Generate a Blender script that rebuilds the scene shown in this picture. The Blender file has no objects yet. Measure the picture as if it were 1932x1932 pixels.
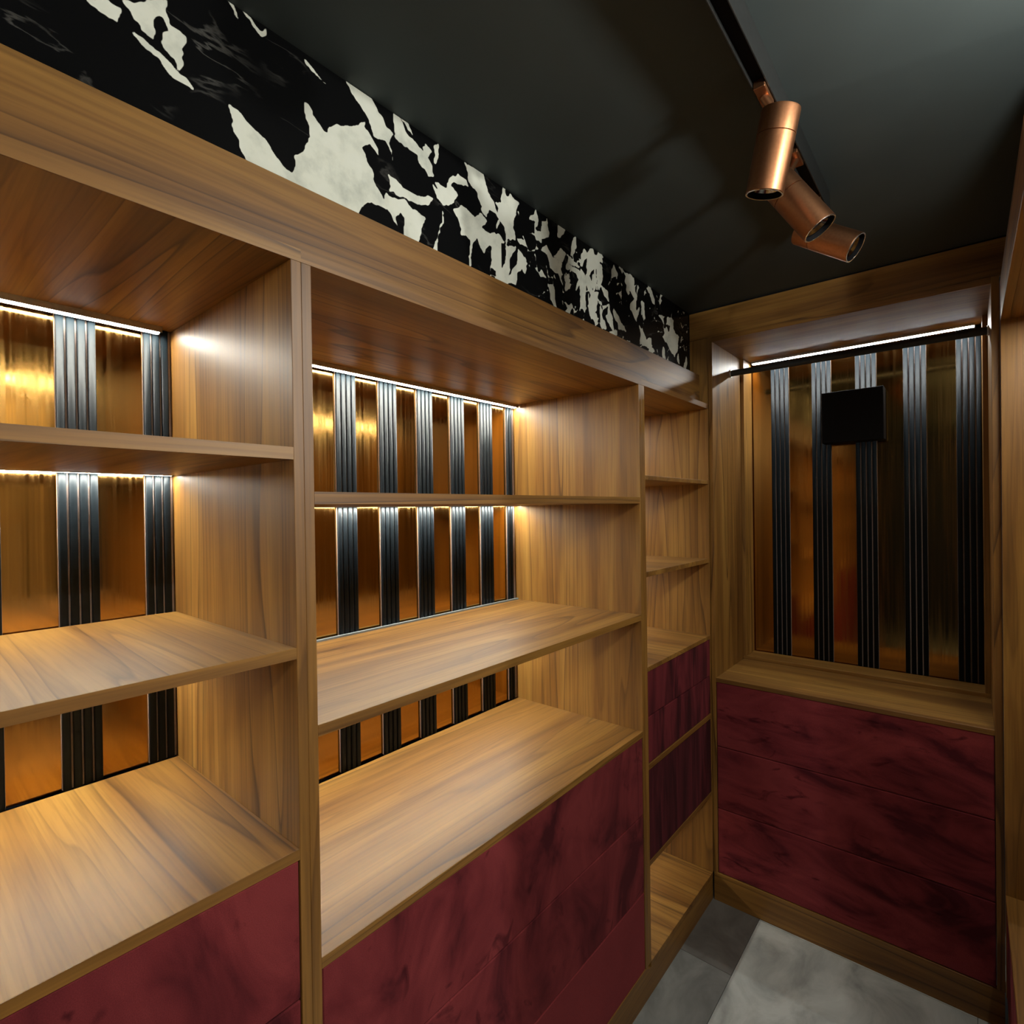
import bpy, bmesh, math, random
import numpy as np
from mathutils import Vector, Matrix

random.seed(7)
S = bpy.context.scene
COL = S.collection

# ------------------------------------------------------------------ camera
CAM = np.array([.75167, -2.05822, 1.5]); FPX = 1020.39
yaw, pit, rol = [math.radians(a) for a in (40.1301, -.31197, -.80096)]
fw = np.array([-math.sin(yaw)*math.cos(pit), math.cos(yaw)*math.cos(pit), math.sin(pit)])
rt = np.array([math.cos(yaw), math.sin(yaw), 0.0]); up = np.cross(rt, fw)
rt, up = math.cos(rol)*rt+math.sin(rol)*up, -math.sin(rol)*rt+math.cos(rol)*up
cd = bpy.data.cameras.new('camera'); cd.sensor_width = 36; cd.lens = 36*FPX/1932
cd.clip_start = .01
cam = bpy.data.objects.new('camera', cd); COL.objects.link(cam)
M = Matrix.Identity(4)
for i in range(3):
    M[i][0], M[i][1], M[i][2], M[i][3] = rt[i], up[i], -fw[i], CAM[i]
cam.matrix_world = M
S.camera = cam

def on_plane(px, py, axis, v):
    """a photo pixel followed out to the plane axis = v"""
    d = fw+rt*(px-966)/FPX+up*(966-py)/FPX
    return CAM+d*((v-CAM[axis])/d[axis])

# ------------------------------------------------------------------ world, exposure, lamp strengths
w = bpy.data.worlds.new('world'); S.world = w; w.use_nodes = True
w.node_tree.nodes['Background'].inputs[0].default_value = (.55, .6, .65, 1)
w.node_tree.nodes['Background'].inputs[1].default_value = .02
S.view_settings.view_transform = 'Standard'; S.view_settings.look = 'None'
S.view_settings.gamma = 1; S.view_settings.use_curve_mapping = False
S.view_settings.exposure = 0.2
LED_STRENGTH = 104.0
NICHE_LED_STRENGTH = 78.0
SPOT_WATTS = 70.0
try:
    S.cycles.use_denoising = True
    S.cycles.max_bounces = 10; S.cycles.diffuse_bounces = 5; S.cycles.glossy_bounces = 5
    S.cycles.sample_clamp_indirect = 6.0
    S.cycles.caustics_reflective = True
except Exception:
    pass

# ------------------------------------------------------------------ materials
def new_mat(name):
    m = bpy.data.materials.new(name); m.use_nodes = True
    nt = m.node_tree
    return m, nt, nt.nodes['Principled BSDF']

def N(nt, kind, **kw):
    n = nt.nodes.new(kind)
    for k, v in kw.items():
        if k.startswith('i_'):
            n.inputs[k[2:].replace('_', ' ')].default_value = v
        else:
            setattr(n, k, v)
    return n

def ramp(nt, stops, interp='LINEAR'):
    r = nt.nodes.new('ShaderNodeValToRGB'); cr = r.color_ramp; cr.interpolation = interp
    while len(cr.elements) < len(stops):
        cr.elements.new(.5)
    for e, (p, c) in zip(cr.elements, stops):
        e.position = p; e.color = (*c, 1) if len(c) == 3 else c
    return r

def L(nt, a, b):
    nt.links.new(a, b)

def obj_coords(nt, spread=40):
    tc = N(nt, 'ShaderNodeTexCoord'); oi = N(nt, 'ShaderNodeObjectInfo')
    mu = N(nt, 'ShaderNodeVectorMath', operation='SCALE'); mu.inputs[0].default_value = (1.0, 1.7, 2.3)
    ms = N(nt, 'ShaderNodeMath', operation='MULTIPLY'); ms.inputs[1].default_value = spread
    L(nt, oi.outputs['Random'], ms.inputs[0]); L(nt, ms.outputs[0], mu.inputs['Scale'])
    ad = N(nt, 'ShaderNodeVectorMath', operation='ADD')
    L(nt, tc.outputs['Object'], ad.inputs[0]); L(nt, mu.outputs[0], ad.inputs[1])
    return ad.outputs[0]

def wood(axis, tone=.90):
    m, nt, bs = new_mat('walnut_veneer_'+'xyz'[axis])
    co = obj_coords(nt)
    sc = [1.0, 1.0, 1.0]; sc[axis] = .055
    mp = N(nt, 'ShaderNodeMapping'); mp.inputs['Scale'].default_value = sc
    L(nt, co, mp.inputs['Vector'])
    # broad bands across the grain
    n1 = N(nt, 'ShaderNodeTexNoise'); n1.inputs['Scale'].default_value = 13; n1.inputs['Detail'].default_value = 4
    n1.inputs['Distortion'].default_value = .5
    L(nt, mp.outputs[0], n1.inputs['Vector'])
    # growth lines: contours of a smooth noise
    n2 = N(nt, 'ShaderNodeTexNoise'); n2.inputs['Scale'].default_value = 6.0; n2.inputs['Detail'].default_value = 2.2
    n2.inputs['Roughness'].default_value = .35; n2.inputs['Distortion'].default_value = .25
    L(nt, mp.outputs[0], n2.inputs['Vector'])
    m1 = N(nt, 'ShaderNodeMath', operation='MULTIPLY'); m1.inputs[1].default_value = 17
    L(nt, n2.outputs['Fac'], m1.inputs[0])
    fr = N(nt, 'ShaderNodeMath', operation='FRACT'); L(nt, m1.outputs[0], fr.inputs[0])
    lines = ramp(nt, [(0, (0, 0, 0)), (.5, (.12, .12, .12)), (.84, (.40, .40, .40)), (.955, (1, 1, 1)), (1, (.08, .08, .08))])
    L(nt, fr.outputs[0], lines.inputs[0])
    # where the growth lines show
    n4 = N(nt, 'ShaderNodeTexNoise'); n4.inputs['Scale'].default_value = 6; n4.inputs['Detail'].default_value = 1
    L(nt, mp.outputs[0], n4.inputs['Vector'])
    vis = ramp(nt, [(.36, (.22, .22, .22)), (.60, (1, 1, 1))]); L(nt, n4.outputs['Fac'], vis.inputs[0])
    lm = N(nt, 'ShaderNodeMath', operation='MULTIPLY'); L(nt, lines.outputs[0], lm.inputs[0]); L(nt, vis.outputs[0], lm.inputs[1])
    # pores
    n3 = N(nt, 'ShaderNodeTexNoise'); n3.inputs['Scale'].default_value = 190; n3.inputs['Detail'].default_value = 2
    mp3 = N(nt, 'ShaderNodeMapping'); s3 = [1.0]*3; s3[axis] = .03; mp3.inputs['Scale'].default_value = s3
    L(nt, co, mp3.inputs['Vector']); L(nt, mp3.outputs[0], n3.inputs['Vector'])
    base = ramp(nt, [(.30, (.175*tone, .074*tone, .0135*tone)), (.5, (.290*tone, .138*tone, .0262*tone)), (.68, (.405*tone, .214*tone, .0450*tone))])
    L(nt, n1.outputs['Fac'], base.inputs[0])
    mx = N(nt, 'ShaderNodeMix', data_type='RGBA', blend_type='MULTIPLY')
    L(nt, lm.outputs[0], mx.inputs['Factor']); L(nt, base.outputs[0], mx.inputs['A'])
    mx.inputs['B'].default_value = (.30, .25, .22, 1)
    pr = ramp(nt, [(.33, (.72, .70, .68)), (.58, (1, 1, 1))]); L(nt, n3.outputs['Fac'], pr.inputs[0])
    m2 = N(nt, 'ShaderNodeMix', data_type='RGBA', blend_type='MULTIPLY'); m2.inputs['Factor'].default_value = .8
    L(nt, mx.outputs['Result'], m2.inputs['A']); L(nt, pr.outputs[0], m2.inputs['B'])
    L(nt, m2.outputs['Result'], bs.inputs['Base Color'])
    bs.inputs['Roughness'].default_value = .45
    bs.inputs['IOR'].default_value = 1.5
    bs.inputs['Specular IOR Level'].default_value = .55
    bp = N(nt, 'ShaderNodeBump'); bp.inputs['Strength'].default_value = .05; bp.inputs['Distance'].default_value = .002
    L(nt, n3.outputs['Fac'], bp.inputs['Height']); L(nt, bp.outputs[0], bs.inputs['Normal'])
    return m

WOOD = [wood(0), wood(1), wood(2)]

def mirror_mat():
    m, nt, bs = new_mat('bronze_mirror')
    co = obj_coords(nt)
    mp = N(nt, 'ShaderNodeMapping'); mp.inputs['Scale'].default_value = (1, 1, .02); L(nt, co, mp.inputs['Vector'])
    n = N(nt, 'ShaderNodeTexNoise'); n.inputs['Scale'].default_value = 160; n.inputs['Detail'].default_value = 2
    L(nt, mp.outputs[0], n.inputs['Vector'])
    bs.inputs['Metallic'].default_value = 1
    bs.inputs['Base Color'].default_value = (.50, .285, .085, 1)
    rr = ramp(nt, [(.3, (.07,)*3), (.7, (.17,)*3)]); L(nt, n.outputs['Fac'], rr.inputs[0])
    L(nt, rr.outputs[0], bs.inputs['Roughness'])
    return m
MIRROR = mirror_mat()

def plain(name, col, rough=.5, metal=0.0, spec=.5, noise=0.0, nscale=60):
    m, nt, bs = new_mat(name)
    if noise:
        co = obj_coords(nt)
        n = N(nt, 'ShaderNodeTexNoise'); n.inputs['Scale'].default_value = nscale; n.inputs['Detail'].default_value = 3
        L(nt, co, n.inputs['Vector'])
        r = ramp(nt, [(.3, tuple(c*(1-noise) for c in col)), (.7, tuple(c*(1+noise) for c in col))])
        L(nt, n.outputs['Fac'], r.inputs[0]); L(nt, r.outputs[0], bs.inputs['Base Color'])
    else:
        bs.inputs['Base Color'].default_value = (*col, 1)
    bs.inputs['Roughness'].default_value = rough; bs.inputs['Metallic'].default_value = metal
    bs.inputs['Specular IOR Level'].default_value = spec
    return m

BLACK = plain('black_lacquer', (.007, .0105, .0135), .40, 0, .13, .12, 90)
BACKING = plain('taupe_backing', (.34, .27, .24), .5, 0, .4, .1, 90)
STEEL_PAINT = plain('grey_enamel', (.22, .26, .28), .4, 0, .4, .05, 90)
PALE = plain('pale_ash', (.75, .60, .36), .5, 0, .4, .18, 40)
MATTE_BLACK = plain('matte_black', (.004, .004, .005), .75, 0, .15, .2, 80)
CHANNEL = plain('black_anodised', (.026, .028, .028), .33, .3, .5, .2, 120)
ALU = plain('brushed_aluminium', (.62, .66, .68), .32, 1, .5, .1, 150)
COPPER = plain('satin_copper', (.37, .172, .084), .42, 1, .5, .08, 200)
CHROME = plain('bright_bezel', (.75, .72, .68), .2, 1, .5, .05, 200)
LENS = plain('dark_lens', (.02, .02, .022), .08, 0, .8, .05, 100)
REFLECTOR = plain('lamp_reflector', (.35, .34, .32), .12, 1, .5, .05, 100)
SHADOW_GAP = plain('shadow_gap', (.006, .006, .007), .8, 0, .2, .1, 60)

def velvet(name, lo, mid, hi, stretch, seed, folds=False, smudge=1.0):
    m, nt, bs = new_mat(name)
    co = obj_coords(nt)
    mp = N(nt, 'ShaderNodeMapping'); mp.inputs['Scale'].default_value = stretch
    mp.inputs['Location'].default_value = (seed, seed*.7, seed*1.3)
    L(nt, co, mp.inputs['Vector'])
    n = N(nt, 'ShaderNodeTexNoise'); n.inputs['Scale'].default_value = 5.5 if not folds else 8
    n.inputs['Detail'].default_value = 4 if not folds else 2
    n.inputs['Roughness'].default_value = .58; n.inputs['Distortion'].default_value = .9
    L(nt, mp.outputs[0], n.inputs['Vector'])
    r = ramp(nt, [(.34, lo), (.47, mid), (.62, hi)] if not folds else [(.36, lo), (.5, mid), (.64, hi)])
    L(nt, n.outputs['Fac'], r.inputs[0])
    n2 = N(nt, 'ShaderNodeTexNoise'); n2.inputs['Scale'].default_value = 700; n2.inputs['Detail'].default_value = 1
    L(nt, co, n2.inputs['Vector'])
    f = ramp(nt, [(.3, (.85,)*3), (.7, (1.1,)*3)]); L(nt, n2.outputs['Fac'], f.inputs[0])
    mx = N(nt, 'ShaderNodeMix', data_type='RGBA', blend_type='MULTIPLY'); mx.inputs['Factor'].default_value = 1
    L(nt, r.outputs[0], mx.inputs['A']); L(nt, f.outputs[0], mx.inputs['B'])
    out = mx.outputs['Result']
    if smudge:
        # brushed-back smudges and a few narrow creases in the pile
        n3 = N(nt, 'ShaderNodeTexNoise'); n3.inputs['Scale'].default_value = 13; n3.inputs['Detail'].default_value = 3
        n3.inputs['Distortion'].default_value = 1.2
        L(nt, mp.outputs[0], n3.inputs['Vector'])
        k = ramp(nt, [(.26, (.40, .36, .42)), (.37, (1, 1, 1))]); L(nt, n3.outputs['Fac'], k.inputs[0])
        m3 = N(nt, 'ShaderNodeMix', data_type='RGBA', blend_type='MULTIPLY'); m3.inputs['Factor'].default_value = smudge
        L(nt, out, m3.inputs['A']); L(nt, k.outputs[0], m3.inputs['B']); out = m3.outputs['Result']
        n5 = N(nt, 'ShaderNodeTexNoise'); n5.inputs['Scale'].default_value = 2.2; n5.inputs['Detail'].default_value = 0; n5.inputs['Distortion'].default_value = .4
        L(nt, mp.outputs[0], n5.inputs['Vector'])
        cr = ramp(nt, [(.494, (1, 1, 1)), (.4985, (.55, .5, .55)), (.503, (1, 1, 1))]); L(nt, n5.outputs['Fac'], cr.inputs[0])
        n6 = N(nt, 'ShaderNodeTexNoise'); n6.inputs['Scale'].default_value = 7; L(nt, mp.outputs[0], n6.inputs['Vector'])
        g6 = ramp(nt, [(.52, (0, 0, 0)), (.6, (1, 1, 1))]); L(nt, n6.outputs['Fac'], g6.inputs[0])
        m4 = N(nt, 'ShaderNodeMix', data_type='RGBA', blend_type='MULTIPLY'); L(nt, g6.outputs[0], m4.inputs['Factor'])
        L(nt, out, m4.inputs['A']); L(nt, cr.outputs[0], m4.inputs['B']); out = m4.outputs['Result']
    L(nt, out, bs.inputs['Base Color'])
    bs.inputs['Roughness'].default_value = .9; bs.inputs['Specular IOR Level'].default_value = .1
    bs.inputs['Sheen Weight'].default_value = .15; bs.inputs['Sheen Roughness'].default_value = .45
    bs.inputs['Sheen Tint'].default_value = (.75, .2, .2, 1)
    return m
VLO, VMI, VHI = (.055, .0085, .0120), (.140, .0210, .0250), (.200, .033, .036)
VELVET_LEFT = velvet('burgundy_velvet', VLO, VMI, VHI, (1, 1.1, .8), 3.1)
VELVET_SMOOTH_LIT = velvet('burgundy_velvet_smooth_lit', (.185, .029, .033), (.205, .0325, .037), (.225, .036, .040), (1, .5, .5), 1.7, smudge=0)  # brighter velvet: light falling on the bottom drawer is put into the colour
VELVET_BACK = velvet('burgundy_velvet_brushed_sideways', (.075, .0115, .0165), (.172, .026, .031), (.235, .039, .043), (.62, 1, 1.7), 9.3)
VELVET_FOLDS_SHADED = velvet('burgundy_velvet_folds_shaded', (.012, .0022, .0042), (.040, .006, .0095), (.075, .0105, .0155), (1, 2.6, .3), 5.5, True, 0)  # same burgundy darkened: shade on the corner's lower drawer is in the colour
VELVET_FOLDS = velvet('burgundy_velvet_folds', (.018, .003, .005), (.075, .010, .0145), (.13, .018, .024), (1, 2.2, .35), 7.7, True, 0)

def led_mat(name, strength, col=(1.0, .975, .85), pitch=0.0083, axis='Y'):
    m, nt, bs = new_mat(name)
    tc = N(nt, 'ShaderNodeTexCoord'); sp = N(nt, 'ShaderNodeSeparateXYZ'); L(nt, tc.outputs['Object'], sp.inputs[0])
    k = N(nt, 'ShaderNodeMath', operation='MULTIPLY'); k.inputs[1].default_value = 2*math.pi/pitch
    L(nt, sp.outputs[axis], k.inputs[0])
    s = N(nt, 'ShaderNodeMath', operation='SINE'); L(nt, k.outputs[0], s.inputs[0])
    a = N(nt, 'ShaderNodeMath', operation='MULTIPLY_ADD'); a.inputs[1].default_value = .5*strength; a.inputs[2].default_value = strength
    L(nt, s.outputs[0], a.inputs[0])
    em = N(nt, 'ShaderNodeEmission'); em.inputs['Color'].default_value = (*col, 1); L(nt, a.outputs[0], em.inputs['Strength'])
    L(nt, em.outputs[0], nt.nodes['Material Output'].inputs['Surface'])
    return m
LED = led_mat('led_diffuser_glow', LED_STRENGTH)
LED_NICHE = led_mat('led_niche_glow', NICHE_LED_STRENGTH, (.95, .98, .95), .0083, 'X')

def marble_mat():
    m, nt, bs = new_mat('black_white_marble')
    at = N(nt, 'ShaderNodeAttribute'); at.attribute_name = 'vein'
    tc = N(nt, 'ShaderNodeTexCoord')
    rm = ramp(nt, [(.40, (0, 0, 0)), (.60, (1, 1, 1))]); L(nt, at.outputs['Fac'], rm.inputs[0])
    n = N(nt, 'ShaderNodeTexNoise'); n.inputs['Scale'].default_value = 14; n.inputs['Detail'].default_value = 6; n.inputs['Roughness'].default_value = .6
    L(nt, tc.outputs['Object'], n.inputs['Vector'])
    white = ramp(nt, [(.3, (.52, .56, .50)), (.5, (.75, .79, .70)), (.7, (.80, .84, .76))]); L(nt, n.outputs['Fac'], white.inputs[0])
    # hairline veins in the black: ridges of a distorted noise
    mp = N(nt, 'ShaderNodeMapping'); mp.inputs['Rotation'].default_value = (math.radians(-35), 0, 0); mp.inputs['Scale'].default_value = (1, 1, 3)
    L(nt, tc.outputs['Object'], mp.inputs['Vector'])
    n2 = N(nt, 'ShaderNodeTexNoise'); n2.inputs['Scale'].default_value = 5; n2.inputs['Detail'].default_value = 6; n2.inputs['Distortion'].default_value = .3
    L(nt, mp.outputs[0], n2.inputs['Vector'])
    rd = ramp(nt, [(.485, (0, 0, 0)), (.5, (1, 1, 1)), (.515, (0, 0, 0))]); L(nt, n2.outputs['Fac'], rd.inputs[0])
    n3 = N(nt, 'ShaderNodeTexNoise'); n3.inputs['Scale'].default_value = 9; n3.inputs['Detail'].default_value = 2
    L(nt, tc.outputs['Object'], n3.inputs['Vector'])
    gate = ramp(nt, [(.50, (0, 0, 0)), (.70, (.24, .24, .24))]); L(nt, n3.outputs['Fac'], gate.inputs[0])
    mu = N(nt, 'ShaderNodeMath', operation='MULTIPLY'); L(nt, rd.outputs[0], mu.inputs[0]); L(nt, gate.outputs[0], mu.inputs[1])
    bl = N(nt, 'ShaderNodeMix', data_type='RGBA'); L(nt, mu.outputs[0], bl.inputs['Factor'])
    bl.inputs['A'].default_value = (.0042, .0045, .005, 1); bl.inputs['B'].default_value = (.30, .30, .28, 1)
    mx = N(nt, 'ShaderNodeMix', data_type='RGBA'); L(nt, rm.outputs[0], mx.inputs['Factor'])
    L(nt, bl.outputs['Result'], mx.inputs['A']); L(nt, white.outputs[0], mx.inputs['B'])
    L(nt, mx.outputs['Result'], bs.inputs['Base Color'])
    bs.inputs['Roughness'].default_value = .28; bs.inputs['Specular IOR Level'].default_value = .12
    return m
MARBLE = marble_mat()

def paint(name, col, rough=.75):
    return plain(name, col, rough, 0, .3, .07, 5)
CEIL = paint('charcoal_ceiling_paint', (.050, .064, .065), .62)
GREYWALL = paint('blue_grey_wall_paint', (.016, .021, .034), .7)

def tile_mat(name, lo, mid, hi, seed):
    m, nt, bs = new_mat(name)
    co = obj_coords(nt, 25)
    mp = N(nt, 'ShaderNodeMapping'); mp.inputs['Location'].default_value = (seed, seed, 0); mp.inputs['Scale'].default_value = (1.3, .8, 1); mp.inputs['Rotation'].default_value = (0, 0, .6)
    L(nt, co, mp.inputs['Vector'])
    n = N(nt, 'ShaderNodeTexNoise'); n.inputs['Scale'].default_value = 6; n.inputs['Detail'].default_value = 7; n.inputs['Roughness'].default_value = .6; n.inputs['Distortion'].default_value = .8
    L(nt, mp.outputs[0], n.inputs['Vector'])
    r = ramp(nt, [(.32, lo), (.5, mid), (.68, hi)]); L(nt, n.outputs['Fac'], r.inputs[0]); L(nt, r.outputs[0], bs.inputs['Base Color'])
    bs.inputs['Roughness'].default_value = .55
    bp = N(nt, 'ShaderNodeBump'); bp.inputs['Strength'].default_value = .08; bp.inputs['Distance'].default_value = .002
    L(nt, n.outputs['Fac'], bp.inputs['Height']); L(nt, bp.outputs[0], bs.inputs['Normal'])
    return m
TILE_LIGHT = tile_mat('pale_grey_stone_tile', (.26, .275, .265), (.40, .42, .405), (.51, .535, .515), 1)
TILE_MID = tile_mat('mid_grey_stone_tile', (.14, .144, .136), (.20, .207, .197), (.28, .288, .272), 4)
TILE_DARK = tile_mat('taupe_stone_tile', (.085, .080, .072), (.125, .118, .108), (.17, .163, .15), 8)
GROUT = plain('grout', (.12, .12, .115), .9, 0, .2, .1, 90)

# ------------------------------------------------------------------ mesh helpers
_boxes = {}
def box_mesh(dx, dy, dz, bev):
    key = (round(dx, 5), round(dy, 5), round(dz, 5), bev)
    if key in _boxes:
        return _boxes[key]
    bm = bmesh.new(); bmesh.ops.create_cube(bm, size=1)
    bmesh.ops.scale(bm, vec=(dx, dy, dz), verts=bm.verts)
    if bev and min(dx, dy, dz) > 2.5*bev:
        bmesh.ops.bevel(bm, geom=bm.edges[:], offset=bev, segments=1, affect='EDGES')
    me = bpy.data.meshes.new('panel'); bm.to_mesh(me); bm.free()
    _boxes[key] = me
    return me

def root_loc(parent):
    return Vector(parent.matrix_basis.translation) if parent else Vector((0, 0, 0))

def link(name, me, mat, parent, loc=(0, 0, 0)):
    """loc is in world space; parents are unrotated"""
    if mat is not None and (not me.materials):
        me.materials.append(mat)
    o = bpy.data.objects.new(name, me); COL.objects.link(o)
    if mat is not None and me.materials[0] != mat:
        o.material_slots[0].link = 'OBJECT'; o.material_slots[0].material = mat
    off = Vector((0, 0, 0)); p = parent
    while p:
        off += p.location; p = p.parent
    o.location = Vector(loc)-off
    if parent: o.parent = parent
    return o

def box(name, x, y, z, mat, parent=None, bev=.0007):
    (x0, x1), (y0, y1), (z0, z1) = x, y, z
    me = box_mesh(x1-x0, y1-y0, z1-z0, bev)
    return link(name, me, mat, parent, ((x0+x1)/2, (y0+y1)/2, (z0+z1)/2))

def thing(name, label, cat, loc, group=None):
    o = bpy.data.objects.new(name, None); COL.objects.link(o); o.location = loc; o.empty_display_size = .05
    o['label'] = label; o['category'] = cat
    if group: o['group'] = group
    return o

def tag(o, label, cat, group=None):
    o['label'] = label; o['category'] = cat
    if group: o['group'] = group
    return o

def struct(o, label=None, cat=None):
    o['kind'] = 'structure'
    if label: o['label'] = label
    if cat: o['category'] = cat
    return o

def pyd(name, verts, faces, mat, parent=None, loc=(0, 0, 0), smooth=False):
    me = bpy.data.meshes.new(name); me.from_pydata([tuple(v) for v in verts], [], faces); me.update()
    if smooth:
        for p in me.polygons: p.use_smooth = True
    return link(name, me, mat, parent, loc)

def prism(name, sec, axis, a, b, mat, parent):
    """extrude a closed section (pairs of the two other coordinates, counter-clockwise or not) along axis from a to b"""
    n = len(sec); c = (a+b)/2
    cu = sum(s[0] for s in sec)/n; cv = sum(s[1] for s in sec)/n
    def v(s, t):
        p = [0, 0, 0]; o = [i for i in range(3) if i != axis]
        p[o[0]], p[o[1]], p[axis] = s[0]-cu, s[1]-cv, t-c
        return p
    vs = [v(s, a) for s in sec]+[v(s, b) for s in sec]
    fs = [tuple(range(n)), tuple(range(2*n-1, n-1, -1))]+[(i, i+n, (i+1) % n+n, (i+1) % n) for i in range(n)]
    bm = bmesh.new()
    bv = [bm.verts.new(p) for p in vs]
    for f in fs: bm.faces.new([bv[i] for i in f])
    bmesh.ops.recalc_face_normals(bm, faces=bm.faces)
    me = bpy.data.meshes.new(name); bm.to_mesh(me); bm.free()
    loc = [0, 0, 0]; o = [i for i in range(3) if i != axis]; loc[o[0]], loc[o[1]], loc[axis] = cu, cv, c
    return link(name, me, mat, parent, loc)

def rib_mesh(wd, dep, z0, z1, facing):
    """a half-round vertical rib; facing 'x' (front towards +X) or 'y' (front towards -Y)"""
    r = .0022
    pts = [(-wd/2, -dep)]
    for k in range(5):
        a = math.pi/2*k/4; pts.append((-wd/2+r-r*math.cos(a), -r+r*math.sin(a)-.0006*(k == 0)))
    pts.append((0, .0006))
    for k in range(5):
        a = math.pi/2*(1-k/4); pts.append((wd/2-r+r*math.cos(a), -r+r*math.sin(a)-.0006*(k == 4)))
    pts.append((wd/2, -dep))
    n = len(pts); h = (z1-z0)/2
    vs = []
    for zz in (-h, h):
        for (s, d) in pts:
            vs.append((d, s, zz) if facing == 'x' else (s, -d, zz))
    fs = [tuple(range(n)), tuple(range(2*n-1, n-1, -1))]+[(i, i+n, (i+1) % n+n, (i+1) % n) for i in range(n)]
    bm = bmesh.new(); bv = [bm.verts.new(p) for p in vs]
    for f in fs: bm.faces.new([bv[i] for i in f])
    bmesh.ops.recalc_face_normals(bm, faces=bm.faces)
    for f in bm.faces:
        if abs(f.normal.z) < .5 and len(f.verts) == 4: f.smooth = True
    me = bpy.data.meshes.new('rib'); bm.to_mesh(me); bm.free()
    return me

# ------------------------------------------------------------------ main measures (metres; X from the left run's front, Y from the end wall's front, Z from the floor)
ZC = 2.252           # ceiling
ZPL = .107           # plinth top
ZT = 1.8695          # underside of the left cabinets' top panels
TH = .018
XR = -.485           # front of the ribs in the left run
XMIR = -.4945        # mirror face in the left run
YR = .440            # front of the ribs in the end niche
YMIR = .4495
W = .8246            # front plane of the right-hand cabinets
DOOR0 = -.86         # near end of the right-hand far cabinet

# ------------------------------------------------------------------ room shell
struct(box('wall_left', (-.62, -.515), (-4.6, .62), (0, ZC), GREYWALL, None, 0))
struct(box('wall_back', (-.515, 3.2), (.47, .62), (0, ZC), GREYWALL, None, 0))
struct(box('wall_right', (3.2, 3.3), (-4.6, .62), (0, ZC), GREYWALL, None, 0))
struct(box('wall_front', (-.62, 3.3), (-4.7, -4.6), (0, ZC), GREYWALL, None, 0))
struct(box('ceiling', (-.62, 3.3), (-4.7, .62), (ZC, ZC+.08), CEIL, None, 0))
fl = struct(box('floor', (-.62, 3.3), (-4.7, .62), (-.08, -.004), GROUT, None, 0))
TS = .6
ti = 0
for ci in range(-1, 6):
    x0 = .163+ci*TS
    oy = -.305 if ci % 2 else -.005
    for rj in range(-8, 2):
        y0 = oy+rj*TS
        xa, xb = max(x0, -.5), min(x0+TS, 3.19)
        ya, yb = max(y0, -4.59), min(y0+TS, .45)
        if xb-xa < .03 or yb-ya < .03: continue
        if ci == -1 and rj == 0: mt = TILE_DARK
        elif ci == -1 and rj == -1: mt = TILE_MID
        elif ci == 0 and rj == -1: mt = TILE_LIGHT
        else: mt = random.choice([TILE_LIGHT, TILE_MID, TILE_MID, TILE_DARK])
        box('tile', (xa+.0007, xb-.0007), (ya+.0007, yb-.0007), (-.004, 0.0), mt, fl, .0004)

# ------------------------------------------------------------------ builders for the shelving
def ribs_left(parent, yi0, yi1, z0, z1, groups, gw, pitch):
    """bronze mirror sheets with groups of four black ribs on them; groups = Y of each group's lower edge"""
    rp = gw/4; me = rib_mesh(rp*.79, -XMIR+XR-.0036, z0, z1, 'x')
    groups = sorted(groups)
    cuts = [yi0]+[g+gw/2 for g in groups if yi0 < g+gw/2 < yi1]+[yi1]
    for a, b in zip(cuts, cuts[1:]):
        box('mirror_panel', (XMIR-.004, XMIR), (a+.0004, b-.0004), (z0, z1), MIRROR, parent, 0)
    for g in groups:
        ga, gb = max(g, yi0), min(g+gw, yi1)
        if gb-ga < .006: continue
        box('rib_backing', (XMIR+.0002, XMIR+.0034), (ga+.001, gb-.001), (z0, z1), BACKING, parent, 0)
        for k in range(4):
            yc = g+rp*(k+.5)
            if yc-rp*.42 < yi0 or yc+rp*.42 > yi1: continue
            link('rib', me, BLACK, parent, (XR, yc, (z0+z1)/2))

def led_x(parent, y0, y1, zu, xc=-.4715, sgn=1, name='led_profile', mat=None, flush=False):
    """an aluminium profile under a panel, its diffuser turned a little towards the room; sgn=+1 opens towards +X"""
    hw = .0095
    if flush:
        p = box(name, (xc-hw, xc+hw), (y0, y1), (zu-.0004, zu+.008), ALU, parent, 0)
        h = (y1-y0)/2-.002
        pyd('led_diffuser', [(-.0075, -h, 0), (.0075, -h, 0), (.0075, h, 0), (-.0075, h, 0)], [(0, 3, 2, 1)], mat or LED, p, (xc, (y0+y1)/2, zu-.0007))
        box('profile_lip', (xc+.0085, xc+.0095), (y0, y1), (zu-.0014, zu-.0004), ALU, p, 0)
        return p
    sec = [(xc-sgn*hw, zu), (xc+sgn*hw, zu), (xc+sgn*hw, zu-.0116), (xc+sgn*(hw-.0012), zu-.0116), (xc+sgn*(hw-.0012), zu-.0060), (xc-sgn*hw, zu-.0118)]
    p = prism(name, sec, 1, y0, y1, ALU, parent)
    t = math.radians(15); c, s = math.cos(t)*.0082, math.sin(t)*.0082
    zc = zu-.0098
    h = (y1-y0)/2-.002
    vs = [(-sgn*c, -h, -s), (sgn*c, -h, s), (sgn*c, h, s), (-sgn*c, h, -s)]
    d = pyd('led_diffuser', vs, [(0, 3, 2, 1) if sgn > 0 else (0, 1, 2, 3)], mat or LED, p, (xc-sgn*.001, (y0+y1)/2, zc))
    return p

def drawer_front(parent, y0, y1, z0, z1, mat, x=-.0015, t=.018):
    return box('drawer_front', (x-t, x), (y0+.0015, y1-.0015), (z0+.0012, z1-.0012), mat, parent, .0018)

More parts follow.
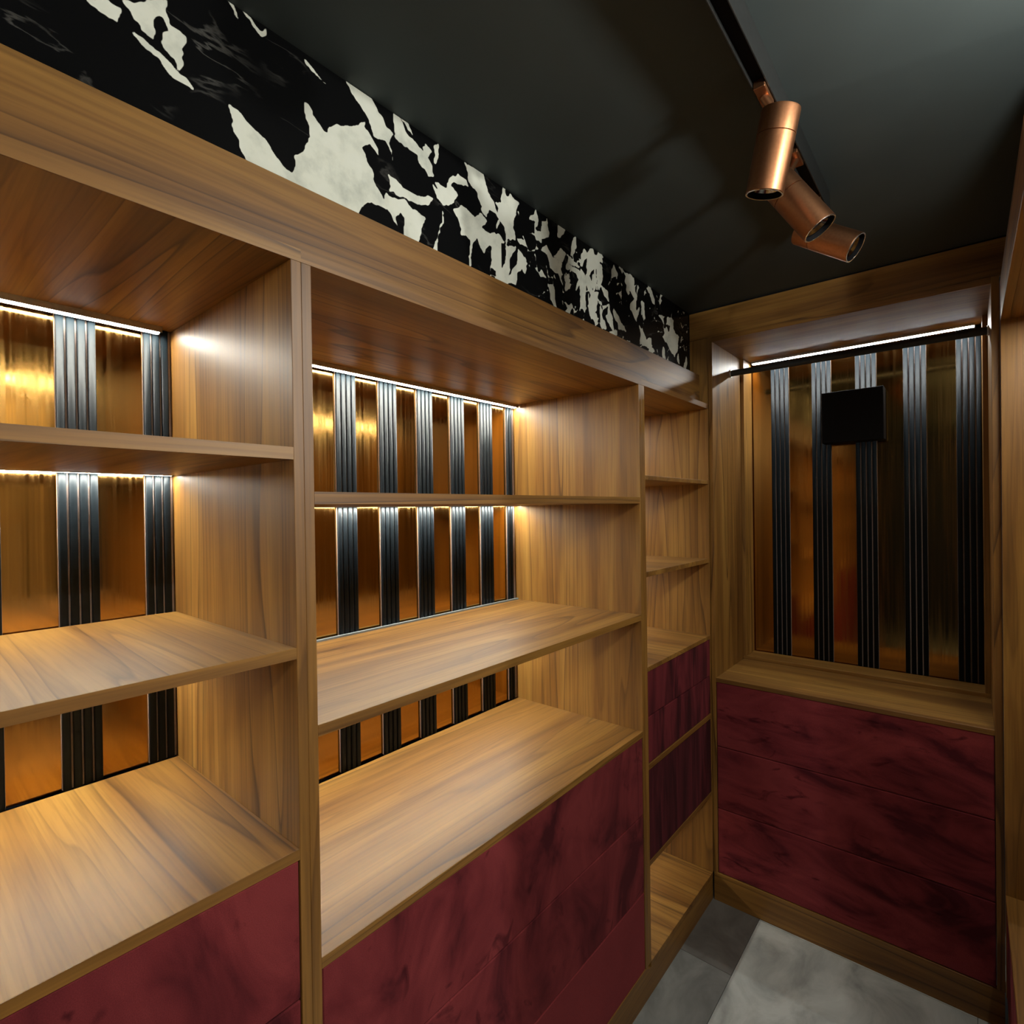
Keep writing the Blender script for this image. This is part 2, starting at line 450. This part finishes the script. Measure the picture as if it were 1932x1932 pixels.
# ------------------------------------------------------------------ left run, near bay
def left_bay(label, y0, y1, t0, t1, shelves, grain, counter, drawers, groups, leds, gw=.0605, pitch=.1343, low_open=None):
    u = thing('shelf_unit', label, 'shelving', (XMIR/2, (y0+y1)/2, 0), 'open shelf units of the left wall')
    xb = XMIR-.0045
    box('side_panel', (xb, 0), (y0, y0+t0), (ZPL, ZT), WOOD[2], u)
    box('side_panel', (xb, 0), (y1-t1, y1), (ZPL, ZT), WOOD[2], u)
    tp = box('top_panel', (xb, -.0008), (y0, y1), (ZT, ZT+.019), WOOD[grain], u)
    box('edge_band', (-.0008, 0), (y0, y1), (ZT, ZT+.019), WOOD[1], tp, 0)
    yi0, yi1 = y0+t0, y1-t1
    for (zt, zb) in shelves:
        sh = box('shelf', (XR+.001, -.0010), (yi0, yi1), (zb, zt), WOOD[grain], u)
        box('edge_band', (-.0010, -.0002), (yi0, yi1), (zb, zt), WOOD[1], sh, 0)
    sh = box('counter_shelf', (XR+.001, -.0010), (yi0, yi1), (counter[1], counter[0]), WOOD[grain], u)
    box('edge_band', (-.0010, -.0002), (yi0, yi1), (counter[1], counter[0]), WOOD[1], sh, 0)
    zlow = min(d[0] for d in drawers)
    for (za, zb, m) in drawers:
        drawer_front(u, yi0, yi1, za, zb, m)
    box('bottom_panel', (xb, -.025), (yi0, yi1), (ZPL, ZPL+TH), WOOD[grain], u)
    ribs_left(u, yi0, yi1, counter[0]+.0005 if low_open is None else ZPL+TH, ZT-.0005, groups, gw, pitch)
    for (a, b, zu) in leds:
        led_x(u, a, b, zu, flush=zu < ZT)
    return u

P2 = .13425
g2 = [-1.2852-2*P2+k*P2 for k in range(9)]
g2 = [g for g in g2 if g > -1.64]
bay2 = left_bay('wide walnut shelf unit beside the corner unit, steel edge behind its middle shelf',
    -1.643, -.552, .016, .0183,
    [(1.5304, 1.5114), (1.1776, 1.1600)], 1, (.8252, .8081),
    [(.5750, .8081, VELVET_LEFT), (.3412, .5750, VELVET_LEFT), (ZPL, .3412, VELVET_SMOOTH_LIT)],
    g2, [(-1.622, -.574, ZT), (-1.622, -.575, 1.5114), (-1.622, -.575, 1.1600)])
box('steel_edge', (XR+.0012, XR+.0085), (-1.6265, -.5708), (1.1774, 1.1830), STEEL_PAINT, bay2, .0005)

g1 = [-1.7098-k*.1345 for k in range(8)]
bay1 = left_bay('walnut shelf unit at the left picture edge, shelf grain running front to back',
    -2.735, -1.643, .018, .016,
    [(1.5949, 1.5769), (1.3012, 1.2850)], 0, (1.0063, .9905),
    [(.785, .9905, VELVET_LEFT), (.560, .785, VELVET_LEFT), (.335, .560, VELVET_LEFT), (ZPL, .335, VELVET_LEFT)],
    g1, [(-2.70, -1.682, ZT), (-2.70, -1.664, 1.5769), (-2.70, -1.664, 1.2850)], gw=.062)

# corner bay
bay3 = thing('shelf_unit', 'narrow walnut corner shelf unit with pleated burgundy drawer, its colour darkened for shade, over an open bottom compartment', 'shelving', (XMIR/2, -.27, 0), 'open shelf units of the left wall')
xb = XMIR-.0045; y0, y1 = -.552, .009; yi0, yi1 = y0+.0182, -.0093
box('side_panel', (xb, 0), (y0, yi0), (ZPL, ZT), WOOD[2], bay3)
box('side_panel', (xb, -.0005), (yi1, y1), (ZPL, ZT), WOOD[2], bay3)
box('top_panel', (xb, 0), (y0, -.0005), (ZT, ZT+.019), WOOD[1], bay3)
for (zt, zb) in ((1.5975, 1.5840), (1.3019, 1.2860)):
    box('shelf', (XR+.001, -.0003), (yi0, yi1), (zb, zt), WOOD[0], bay3)
box('counter_shelf', (XR+.001, -.0003), (yi0, yi1), (.9955, 1.0102), WOOD[0], bay3)
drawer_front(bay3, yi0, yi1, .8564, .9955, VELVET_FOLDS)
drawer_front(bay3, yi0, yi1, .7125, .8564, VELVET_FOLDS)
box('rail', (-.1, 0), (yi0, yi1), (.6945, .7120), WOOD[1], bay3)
drawer_front(bay3, yi0, yi1, .4140, .6945, VELVET_FOLDS_SHADED)
box('drawer_floor', (XR+.001, -.0003), (yi0, yi1), (.4000, .4140), WOOD[1], bay3)
box('bottom_panel', (XR+.001, -.0003), (yi0, yi1), (ZPL-.018, ZPL), WOOD[0], bay3)
ribs_left(bay3, yi0, yi1, ZPL, ZT-.0005, [-.5+k*P2 for k in range(4)], .0605, P2)
for zu in (ZT, 1.5840, 1.2860, .4000):
    led_x(bay3, yi0+.004, yi1-.004, zu, flush=zu < ZT)

# ------------------------------------------------------------------ fascia, marble, plinths
hb = box('fascia_board', (-.052, -.033), (-2.735, -.0005), (ZT+.019, 2.0045), WOOD[1], None)
tag(hb, 'long walnut fascia board over the left shelves, under the black and white marble', 'fascia')
def marble():
    # traced outlines of the white patches, in photo pixels
    def sc(pts, ox, oy, s): return [(ox+a*s, oy+b*s) for a, b in pts]
    za, zb2, zc = .3623, .24845, .26915
    T = []
    A0 = [[(455,0),(620,135),(640,60),(560,0)],
          [(620,0),(640,40),(800,200),(815,100),(850,95),(890,160),(850,170),(840,230),(880,280),(905,290),(915,340),(935,375),(950,300),(962,180),(880,110),(865,80),(880,0)],
          [(680,170),(700,165),(790,235),(850,290),(960,400),(1010,470),(1000,475),(880,375),(830,310),(770,265)],
          [(1170,0),(1200,0),(1225,60),(1248,108),(1210,60)], [(1230,15),(1300,80),(1365,170),(1400,140),(1395,200),(1360,200),(1290,95)],
          [(1585,308),(1612,335),(1660,400),(1712,458),(1640,390),(1600,345)]]
    A = [[(205,765),(235,960),(235,990),(290,1060),(318,1185),(330,1300),(680,1460),(1180,1690),(1190,1605),(1240,1555),(1300,1535),(1390,1570),(1410,1600),(1400,1540),(1385,1500),(1310,1380),(1295,1290),(1265,1240),(1250,1180),(1222,1130),(1225,1110),(1280,1095),(1300,1120),(1330,1165),(1360,1205),(1340,1110),(1290,1030),(1240,950),(1255,910),(1215,915),(1180,940),(1130,955),(1040,940),(960,985),(945,1010),(910,960),(850,870),(800,770),(775,765),(800,920),(835,1060),(790,1090),(770,1150),(710,1185),(705,1260),(680,1305),(600,1240),(570,1190),(480,1060),(330,920),(250,810)],
         [(1075,590),(1130,690),(1200,790),(1260,900),(1310,1030),(1400,1060),(1440,1180),(1445,1240),(1450,1190),(1420,1080),(1450,1020),(1430,985),(1400,960),(1340,830),(1280,730),(1200,670)],
         [(1450,835),(1465,930),(1460,1040),(1520,1100),(1640,1180),(1650,1230),(1710,1310),(1720,1345),(1770,1335),(1740,1230),(1690,1160),(1600,1060),(1530,950),(1500,870)],
         [(1500,880),(1570,950),(1620,1060),(1580,1000)], [(1690,1070),(1740,1130),(1710,1220),(1685,1120)], [(1780,1100),(1810,1090),(1780,1240),(1765,1230)],
         [(1410,1310),(1480,1370),(1540,1440),(1640,1490),(1760,1500),(1740,1545),(1680,1570),(1610,1545),(1540,1500),(1460,1455),(1420,1440),(1430,1400)],
         [(1400,1460),(1440,1500),(1540,1510),(1600,1590),(1715,1660),(1690,1700),(1640,1860),(1540,1810),(1545,1650),(1500,1605),(1480,1650),(1500,1745),(1440,1620),(1400,1560)],
         [(1750,1380),(1800,1450),(1890,1450),(1920,1540),(1830,1560),(1780,1500)],
         [(1830,1570),(1835,1700),(1800,1800),(1785,1930),(1745,1910),(1790,1800),(1820,1680)]]
    B = [[(0,170),(50,230),(30,310),(75,415),(30,420),(0,330)], [(75,200),(112,190),(90,320),(68,320)],
         [(280,320),(410,400),(440,500),(480,590),(550,750),(480,660),(400,620),(370,530),(310,450),(300,370)],
         [(75,440),(160,500),(170,430),(240,410),(300,450),(310,490),(240,470),(190,480),(240,560),(190,600),(130,610),(80,560),(100,520)],
         [(210,650),(260,620),(330,680),(380,720),(410,790),(540,840),(580,900),(640,910),(720,1010),(660,1090),(640,1180),(560,1150),(480,1060),(400,930),(370,850),(340,870),(330,1060),(318,1060),(320,860),(250,810),(270,790)],
         [(555,500),(640,580),(670,600),(640,680),(620,780),(640,870),(580,860),(560,770),(560,680),(490,600),(540,600)],
         [(740,710),(790,650),(800,720),(780,800),(830,810),(830,890),(780,840),(750,790)], [(640,850),(700,860),(770,920),(690,900)],
         [(820,930),(860,900),(900,990),(970,1020),(1080,1070),(1130,1130),(1140,1440),(1090,1430),(1095,1170),(1060,1090),(980,1070),(960,1130),(980,1220),(1050,1310),(1020,1400),(1000,1390),(975,1200),(940,1110),(880,1060),(870,980)],
         [(770,1050),(820,1060),(860,1130),(820,1120)], [(865,1170),(910,1190),(930,1350),(910,1340)], [(1140,960),(1170,915),(1250,970),(1220,1060),(1140,1120)],
         [(1140,1130),(1220,1180),(1150,1200),(1160,1240),(1240,1300),(1280,1500),(1240,1480),(1230,1330),(1300,1310),(1340,1530),(1280,1420)],
         [(1150,1230),(1180,1380),(1155,1370)], [(1330,1040),(1360,1100),(1340,1160),(1390,1170),(1380,1280),(1340,1200),(1290,1180),(1310,1100)],
         [(1370,1060),(1470,1130),(1510,1200),(1490,1260),(1510,1350),(1490,1440),(1440,1330),(1480,1290),(1420,1180)], [(1350,1380),(1420,1500),(1360,1490)],
         [(1560,1200),(1590,1200),(1640,1350),(1600,1300)], [(1640,1390),(1740,1410),(1720,1470),(1680,1450)],
         [(1670,1540),(1740,1480),(1790,1540),(1775,1600),(1790,1740),(1740,1660)], [(1510,1460),(1560,1560),(1590,1540),(1600,1640),(1530,1600)],
         [(1770,1440),(1840,1450),(1830,1510)], [(1810,1360),(1840,1380),(1840,1430)], [(1240,1170),(1290,1230),(1300,1300),(1260,1250)], [(900,980),(960,930),(1000,960),(1060,1010),(1100,1060),(1000,1030)]]
    for p in A0: T.append(sc(p, 0, 0, za))
    for p in A: T.append(sc(p, 380, 0, zb2))
    for p in B: T.append(sc(p, 800, 220, zc))
    polys = [np.array([on_plane(a, b, 0, -.073)[1:] for a, b in p]) for p in T]
    ys = np.concatenate([np.arange(-2.735, -1.9, .006), np.arange(-1.9, -.0006, .0021), [-.0006]])
    zs = np.linspace(1.95, ZC-.001, 142)
    Y, Z = np.meshgrid(ys, zs, indexing='ij')
    rng = np.random.RandomState(5)
    def noise(freq, n=1):
        g = rng.rand(int(3*freq)+4, int(.5*freq)+4)
        u, v = (Y+2.8)*freq, (Z-1.9)*freq
        i, j = u.astype(int), v.astype(int); fu, fv = u-i, v-j
        fu = fu*fu*(3-2*fu); fv = fv*fv*(3-2*fv)
        return (g[i, j]*(1-fu)*(1-fv)+g[i+1, j]*fu*(1-fv)+g[i, j+1]*(1-fu)*fv+g[i+1, j+1]*fu*fv)-.5
    Yp = Y+.007*noise(55)+.004*noise(140); Zp = Z+.007*noise(55)+.004*noise(140)
    mask = np.zeros(Y.shape, bool)
    for p in polys:
        lo, hi = p.min(0), p.max(0)
        sel = (Yp >= lo[0]) & (Yp <= hi[0]) & (Zp >= lo[1]) & (Zp <= hi[1])
        if not sel.any(): continue
        a, b = Yp[sel], Zp[sel]; ins = np.zeros(a.shape, bool)
        for k in range(len(p)):
            (y1, z1), (y2, z2) = p[k], p[k-1]
            c = (z1 > b) != (z2 > b)
            ins ^= c & (a < (y2-y1)*(b-z1)/(z2-z1+1e-12)+y1)
        mask[sel] |= ins
    # small splinters around the busy part and patches beyond the picture's left edge
    nsh = 340
    sy = rng.uniform(-1.32, .02, nsh); sz = rng.uniform(1.93, ZC+.02, nsh); pick = rng.rand(nsh)
    ang = math.radians(62)                       # splinters lean like the breccia in the slab
    def rot(y, z):
        return (y*math.cos(ang)+z*math.sin(ang))*.48, (-y*math.sin(ang)+z*math.cos(ang))
    ru_, rv_ = rot(sy, sz); band = Y[:, 0] > -1.32
    qu, qv = rot(Yp[band]+.004*noise(90)[band], Zp[band])
    best = np.full(qu.shape, 9.); second = best.copy(); who = np.zeros(qu.shape, int)
    for k in range(nsh):
        d = (qu-ru_[k])**2+(qv-rv_[k])**2
        c = d < best
        second = np.where(c, best, np.minimum(second, d)); best = np.where(c, d, best); who[c] = k
    edge = np.sqrt(second)-np.sqrt(best)
    busy = np.clip((Y[band]+1.32)/.35, 0, 1)
    pk = pick[who]
    mb = mask[band]
    mb |= (pk < .20*busy) & (edge > .0022)
    mb &= ~((pk > 1-.17*busy) & (edge > .0018))
    mb |= (edge < .0012) & (noise(28)[band] > .16) & (busy > .5)
    mask[band] = mb
    mask |= (Y < -2.0) & (noise(7)+.35*noise(25) > .22)
    f = mask.astype(float)
    g = f.copy()
    for ax in (0, 1):
        g = (np.roll(g, 1, ax)+2*g+np.roll(g, -1, ax))/4
    ny, nz = Y.shape
    yc, zc2 = -1.37, 2.1
    co = np.stack([np.zeros(Y.size), (Y-yc).ravel(), (Z-zc2).ravel()], 1)
    idx = np.arange(ny*nz).reshape(ny, nz)
    q = np.stack([idx[:-1, :-1], idx[1:, :-1], idx[1:, 1:], idx[:-1, 1:]], -1).reshape(-1, 4)
    # a thin slab: front grid plus four back corners
    nb = len(co); c4 = np.array([(-.018, ys[0]-yc, zs[0]-zc2), (-.018, ys[-1]-yc, zs[0]-zc2), (-.018, ys[-1]-yc, zs[-1]-zc2), (-.018, ys[0]-yc, zs[-1]-zc2)])
    co = np.concatenate([co, c4])
    faces = [tuple(r) for r in q.tolist()]
    faces += [(nb, nb+3, nb+2, nb+1)]
    faces += [tuple([nb]+[int(nb+1)]+idx[::-1, 0].tolist()), tuple([nb+3]+idx[:, -1].tolist()+[nb+2]),
              tuple([nb]+idx[0, :].tolist()+[nb+3]), tuple([nb+1, nb+2]+idx[-1, ::-1].tolist())]
    me = bpy.data.meshes.new('marble_slab'); me.from_pydata(co.tolist(), [], faces); me.update()
    at = me.attributes.new('vein', 'FLOAT', 'POINT')
    at.data.foreach_set('value', np.concatenate([g.ravel(), np.zeros(4)]).astype(np.float32))
    o = link('marble_slab', me, MARBLE, None, (-.073, yc, zc2))
    tag(o, 'black marble slab with jagged white patches between left fascia board and ceiling', 'marble slab')
marble()
struct(box('baseboard_left', (-.022, -.004), (-2.735, -.001), (0, ZPL-.018), WOOD[1], None), 'walnut plinth under the left drawers', 'plinth')
struct(box('trim_1', (-.022, 0), (-2.735, -.5525), (ZPL-.018, ZPL), WOOD[1], None, .0005), 'walnut plinth cap under the left drawers', 'plinth')
struct(box('baseboard_back', (.0008, W-.002), (.0, .018), (0, ZPL), WOOD[0], None), 'walnut plinth under the end drawers', 'plinth')

# ------------------------------------------------------------------ end wall niche
nb = thing('display_niche', 'tall walnut display niche on the end wall with striped back and three burgundy drawers', 'cabinet', (.41, .22, 0))
nx0, nx1 = .016, .806
box('side_panel', (.0005, nx0), (0, YMIR+.005), (ZPL, 2.1405), WOOD[2], nb)
box('side_panel', (nx1, .824), (0, YMIR+.005), (ZPL, 2.1405), WOOD[2], nb)
box('top_panel', (nx0, nx1), (0, YMIR+.005), (2.1215, 2.1405), WOOD[0], nb)
box('sill', (nx0, nx1), (0, YMIR+.005), (.8338, .8495), WOOD[0], nb)
tr = .014
box('back_trim', (nx0, nx1), (.33, YR-.0005), (.8495, .8495+tr), WOOD[0], nb)
box('back_trim', (nx0, nx0+tr), (.33, YR-.0005), (.8495+tr, 2.1215), WOOD[2], nb)
box('back_trim', (nx1-tr, nx1), (.33, YR-.0005), (.8495+tr, 2.1215), WOOD[2], nb)
zlist = [ZPL+.001, .3539, .5899, .8338]
for a, b in zip(zlist, zlist[1:]):
    box('drawer_front', (nx0+.0015, nx1-.0015), (.0015, .0195), (a+.0012, b-.0012), VELVET_BACK, nb, .0022)
box('header_board', (-.0725, .884), (.006, .024), (2.1410, ZC-.006), WOOD[0], nb)
box('corner_post', (-.0725, -.0005), (.006, .024), (ZT+.020, 2.1405), WOOD[2], nb)
box('shadow_gap', (-.0725, .884), (.010, .024), (ZC-.006, ZC), SHADOW_GAP, nb, 0)
# striped back
sx = [on_plane(a, 1240, 1, YR)[0] for a in (1459, 1535.5, 1617.5, 1707.7, 1807.6)]
gwn = .0722
rp = gwn/4; zr0, zr1 = .8495+tr, 2.1212
rmn = rib_mesh(rp*.79, YMIR-YR-.0036, zr0, zr1, 'y')
cuts = [nx0+.0002]+[s+gwn/2 for s in sx]+[nx1-.0002]
for a, b in zip(cuts, cuts[1:]):
    box('mirror_panel', (a+.0003, b-.0003), (YMIR, YMIR+.004), (.8497, 2.1213), MIRROR, nb, 0)
for s in sx:
    box('rib_backing', (s+.001, min(s+gwn-.001, nx1-tr-.001)), (YMIR-.0034, YMIR-.0002), (zr0, zr1), BACKING, nb, 0)
    for k in range(4):
        xc = s+rp*(k+.5)
        if xc+rp*.4 > nx1-tr-.0005: continue
        link('rib', rmn, BLACK, nb, (xc, YR, (zr0+zr1)/2))

# LED profile under the niche top, at the back like in the left run
def led_back(parent, x0, x1, zu, yc):
    hw = .0095
    sec = [(yc+hw, zu), (yc-hw, zu), (yc-hw, zu-.0092), (yc-hw+.0012, zu-.0092), (yc-hw+.0012, zu-.0060), (yc+hw, zu-.0118)]
    p = prism('led_profile', sec, 0, x0, x1, ALU, parent)
    t = math.radians(15); c, sn = math.cos(t)*.0082, math.sin(t)*.0082; h = (x1-x0)/2-.002
    vs = [(-h, c, -sn), (-h, -c, sn), (h, -c, sn), (h, c, -sn)]
    pyd('led_diffuser', vs, [(0, 1, 2, 3)], LED_NICHE, p, ((x0+x1)/2, yc+.001, zu-.0098))
led_back(nb, .040, .775, 2.1215, .414)

# hanging rod across the niche
zb = 2.0385
lb = thing('hanging_rod', 'slim black hanging rod spanning the end niche under its light', 'rod', (.41, .205, zb))
def tube_x(name, x0, x1, y, z, ry, rz, mat, parent, n=24):
    vs, fs = [], []
    for x in (x0, x1):
        for k in range(n):
            a = 2*math.pi*k/n; vs.append((x-(x0+x1)/2, ry*math.cos(a), rz*math.sin(a)))
    fs = [(k, (k+1) % n, (k+1) % n+n, k+n) for k in range(n)]+[tuple(range(n))[::-1], tuple(range(n, 2*n))]
    o = pyd(name, vs, fs, mat, parent, ((x0+x1)/2, y, z), smooth=True)
    o.data.set_sharp_from_angle(angle=math.radians(40))
    return o
tube_x('tube', nx0+.004, nx1-.004, .205, zb, .0075, .0125, CHANNEL, lb)
for xx in (nx0+.0003, nx1-.0043):
    tube_x('end_socket', xx, xx+.004, .205, zb, .011, .016, ALU, lb)

# black box hung on the stripes
c0 = on_plane(1549, 742, 1, .375); c1 = on_plane(1668, 828, 1, .375)
sb = thing('wall_box', 'flat square black box hung in front of the stripes inside the end niche', 'box', ((c0[0]+c1[0])/2, .4, c1[2]))
box('casing', (c0[0], c1[0]), (.379, YR-.001), (c1[2], c0[2]), MATTE_BLACK, sb, .003)
box('front_plate', (c0[0]+.001, c1[0]-.001), (.375, .379), (c1[2]+.001, c0[2]-.001), MATTE_BLACK, sb, .001)

# ------------------------------------------------------------------ right-hand cabinets
ru = thing('tall_cabinet', 'tall open walnut cabinet at the right picture edge, beside the end niche', 'cabinet', (1.05, -.33, 0))
XB = 1.30
box('side_panel', (W, XB), (-.020, -.0015), (ZPL, 2.1205), WOOD[2], ru)
box('side_panel', (W, XB), (DOOR0, DOOR0+.018), (ZPL, 2.1205), WOOD[2], ru)
box('back_panel', (XB-.012, XB), (DOOR0+.018, -.020), (ZPL, 2.1205), WOOD[2], ru)
box('top_panel', (W+.018, XB-.012), (DOOR0+.018, -.020), (2.007, 2.025), WOOD[1], ru)
box('header_board', (W, W+.018), (DOOR0+.018, -.020), (2.007, 2.1205), WOOD[1], ru)
box('counter_shelf', (W, XB-.012), (DOOR0+.018, -.020), (.380, .398), WOOD[1], ru)
box('drawer_front', (W+.0015, W+.0195), (DOOR0+.0195, -.0215), (ZPL+.001, .379), VELVET_LEFT, ru, .0018)
led_x(ru, DOOR0+.022, -.024, 2.007, W+.16, -1)  # unseen LED strip, added to brighten this cabinet and the left drawers
hd = box('upper_fascia', (W+.06, W+.08), (DOOR0, -.0015), (2.1205, ZC), SHADOW_GAP, None, 0)
tag(hd, 'dark recessed fascia above the tall right cabinet, up to the ceiling', 'fascia')
struct(box('baseboard_right', (W+.004, W+.022), (DOOR0, -.0015), (0, ZPL), WOOD[1], None), 'dark walnut plinth of the tall right cabinet', 'plinth')

# lit wall cabinet beside the camera, seen only in the near bronze mirror
r2 = thing('wall_cabinet', 'lit pale-backed cabinet mirrored in the nearest bronze panel', 'cabinet', (1.05, -2.1, 0))
y0, y1 = -2.7, -1.5; X1 = 1.09
box('side_panel', (W+.02, X1), (y0, y0+.018), (0, 2.10), WOOD[2], r2)
box('side_panel', (W+.02, X1), (y1-.018, y1), (0, 2.10), WOOD[2], r2)
box('top_panel', (W+.02, X1), (y0+.018, y1-.018), (2.02, 2.038), WOOD[1], r2)
box('counter_shelf', (W+.02, X1), (y0+.018, y1-.018), (1.02, 1.038), WOOD[1], r2)
box('drawer_front', (W+.022, W+.04), (y0+.020, y1-.020), (.11, 1.018), VELVET_LEFT, r2, .0018)
box('back_panel', (X1-.008, X1), (y0+.018, y1-.018), (1.038, 2.02), SHADOW_GAP, r2, 0)
yy = y0+.03
while yy < y1-.09:
    box('back_board', (X1-.022, X1-.0085), (yy, yy+.068), (1.0385, 2.0195), PALE, r2)
    yy += .092
led_x(r2, y0+.022, y1-.022, 2.02, X1-.13, -1, mat=LED)

# ------------------------------------------------------------------ ceiling track and spotlights
tk = thing('track_rail', 'black ceiling track rail carrying three copper spotlights', 'track', (.4905, -1.6, 2.2))
box('housing', (.478, .4802), (-1.95, -.560), (2.202, ZC), CHANNEL, tk, .0004)
box('housing', (.5008, .503), (-1.95, -.560), (2.202, ZC), CHANNEL, tk, .0004)
box('inner_channel', (.4802, .5008), (-1.95, -.562), (2.212, ZC), MATTE_BLACK, tk, 0)
box('end_cap', (.478, .503), (-.560, -.557), (2.202, ZC), CHANNEL, tk, .0004)
def lathe(name, prof, mat, parent, Mx, n=40, smooth=True, caps=True):
    vs, fs = [], []
    for (r, h) in prof:
        for k in range(n):
            a = 2*math.pi*k/n; vs.append((r*math.cos(a), r*math.sin(a), h))
    for i in range(len(prof)-1):
        for k in range(n):
            fs.append((i*n+k, i*n+(k+1) % n, (i+1)*n+(k+1) % n, (i+1)*n+k))
    if caps:
        fs.append(tuple(range(n))[::-1]); fs.append(tuple((len(prof)-1)*n+k for k in range(n)))
    bm = bmesh.new(); bv = [bm.verts.new(v) for v in vs]
    for f in fs: bm.faces.new([bv[i] for i in f])
    bmesh.ops.recalc_face_normals(bm, faces=bm.faces)
    for f in bm.faces: f.smooth = len(f.verts) == 4
    me = bpy.data.meshes.new(name); bm.to_mesh(me); bm.free()
    me.set_sharp_from_angle(angle=math.radians(35))
    me.materials.append(mat)
    o = bpy.data.objects.new(name, me); COL.objects.link(o); o.parent = parent
    o.matrix_parent_inverse = Matrix.Translation(-parent.location)
    o.matrix_basis = Mx
    return o
def spot(label, T, O, yad):
    T, O = Vector(T), Vector(O)
    u = thing('spotlight', label, 'spotlight', (T.x, T.y, T.z), 'copper spotlights on the ceiling track')
    ax = (O-T).normalized(); Ln = (O-T).length; R = .0312
    Mx = Matrix.Translation(T) @ ax.to_track_quat('Z', 'Y').to_matrix().to_4x4()
    lathe('rear_cap', [(R-.003, 0), (R-.0006, .0012), (R, .004), (R, Ln*.30), (R-.0012, Ln*.30+.0004)], COPPER, u, Mx)
    lathe('body', [(R-.0012, Ln*.30+.0006), (R, Ln*.30+.0016), (R, Ln-.001), (R-.0008, Ln), (R-.0022, Ln), (R-.0022, Ln-.015)], COPPER, u, Mx)
    lathe('bezel', [(R-.0030, Ln-.002), (R-.0030, Ln+.0008), (R-.0004, Ln+.0010), (R-.0002, Ln+.0002)], CHROME, u, Mx, caps=False)
    lathe('baffle', [(R-.0032, Ln+.0002), (R-.0034, Ln-.0085), (R-.0085, Ln-.0090), (R-.0090, Ln-.0120)], MATTE_BLACK, u, Mx, caps=False)
    lathe('reflector', [(R-.0086, Ln-.0080), (R-.0150, Ln-.0125)], REFLECTOR, u, Mx, caps=False)
    lathe('lens', [(R-.0150, Ln-.0125), (R-.0200, Ln-.0105), (.001, Ln-.0095)], LENS, u, Mx)
    box('adapter', (.4812, .4998), (yad-.028, yad+.028), (2.196, 2.2118), COPPER, u, .001)
    # swivel arm from the adapter to the side of the rear cap
    a = Vector((.4905, yad, 2.197)); b = T+ax*(Ln*.12)
    d = (b-a); q = Matrix.Translation(a) @ d.to_track_quat('Z', 'Y').to_matrix().to_4x4()
    lathe('swivel_arm', [(.0065, 0), (.0065, max(d.length-.02, .012))], COPPER, u, q, 20)
    return u
spot('copper spotlight nearest the camera, pointing down from the track', (.5155, -1.0576, 2.17), (.4826, -1.0406, 2.0454), -1.067)
spot('middle copper spotlight, half hidden behind the nearest, lens turned right', (.4673, -.8964, 2.14), (.5398, -.8843, 2.0268), -.845)
spot('farthest copper spotlight at the track end, lens turned right', (.4572, -.6555, 2.14), (.5675, -.6601, 2.0623), -.625)

# ------------------------------------------------------------------ lamps beyond the door gap on the right, plus added fill lamps behind the camera
GLOW = led_mat('downlight_glow', 12, (1, .98, .9), 10, 'X')
def globe(label, x, y, watts):
    u = thing('globe_light', label, 'ceiling light', (x, y, ZC-.10), 'opal globe lights out of the picture')
    lathe('ceiling_rose', [(.030, 0), (.034, .002), (.034, .0119)], CHANNEL, u, Matrix.Translation((x, y, ZC-.0119)))
    lathe('stem', [(.006, 0), (.006, .060)], CHANNEL, u, Matrix.Translation((x, y, ZC-.0715)), 16)
    prof = [(max(.045*math.sin(math.pi*k/14), .0006), -.045*math.cos(math.pi*k/14)) for k in range(15)]
    g = lathe('opal_globe', prof, GLOW, u, Matrix.Translation((x, y, ZC-.115)), 28)
    g.visible_shadow = True
    ld = bpy.data.lights.new('globe_lamp', 'POINT'); ld.energy = watts; ld.shadow_soft_size = .03
    ld.color = (1, .98, .9)
    lo = bpy.data.objects.new('globe_lamp', ld); COL.objects.link(lo); lo.parent = u
    lo.location = (0, 0, -.10)
globe('opal globe ceiling light in the gap between the two right-hand cabinets', .982, -1.20, SPOT_WATTS*.18)
globe('opal globe ceiling light of the adjoining room behind the tall right cabinet', 2.50, -.55, SPOT_WATTS)
globe('added opal globe fill light behind the camera beside the lit cabinet', 1.0, -3.2, SPOT_WATTS*.15)  # fill lamp added out of view to light the marble and left fronts
globe('added opal globe fill light behind the camera in the adjoining room', 1.9, -2.9, SPOT_WATTS*.28)  # extra unseen lamp, added to raise the ambient light
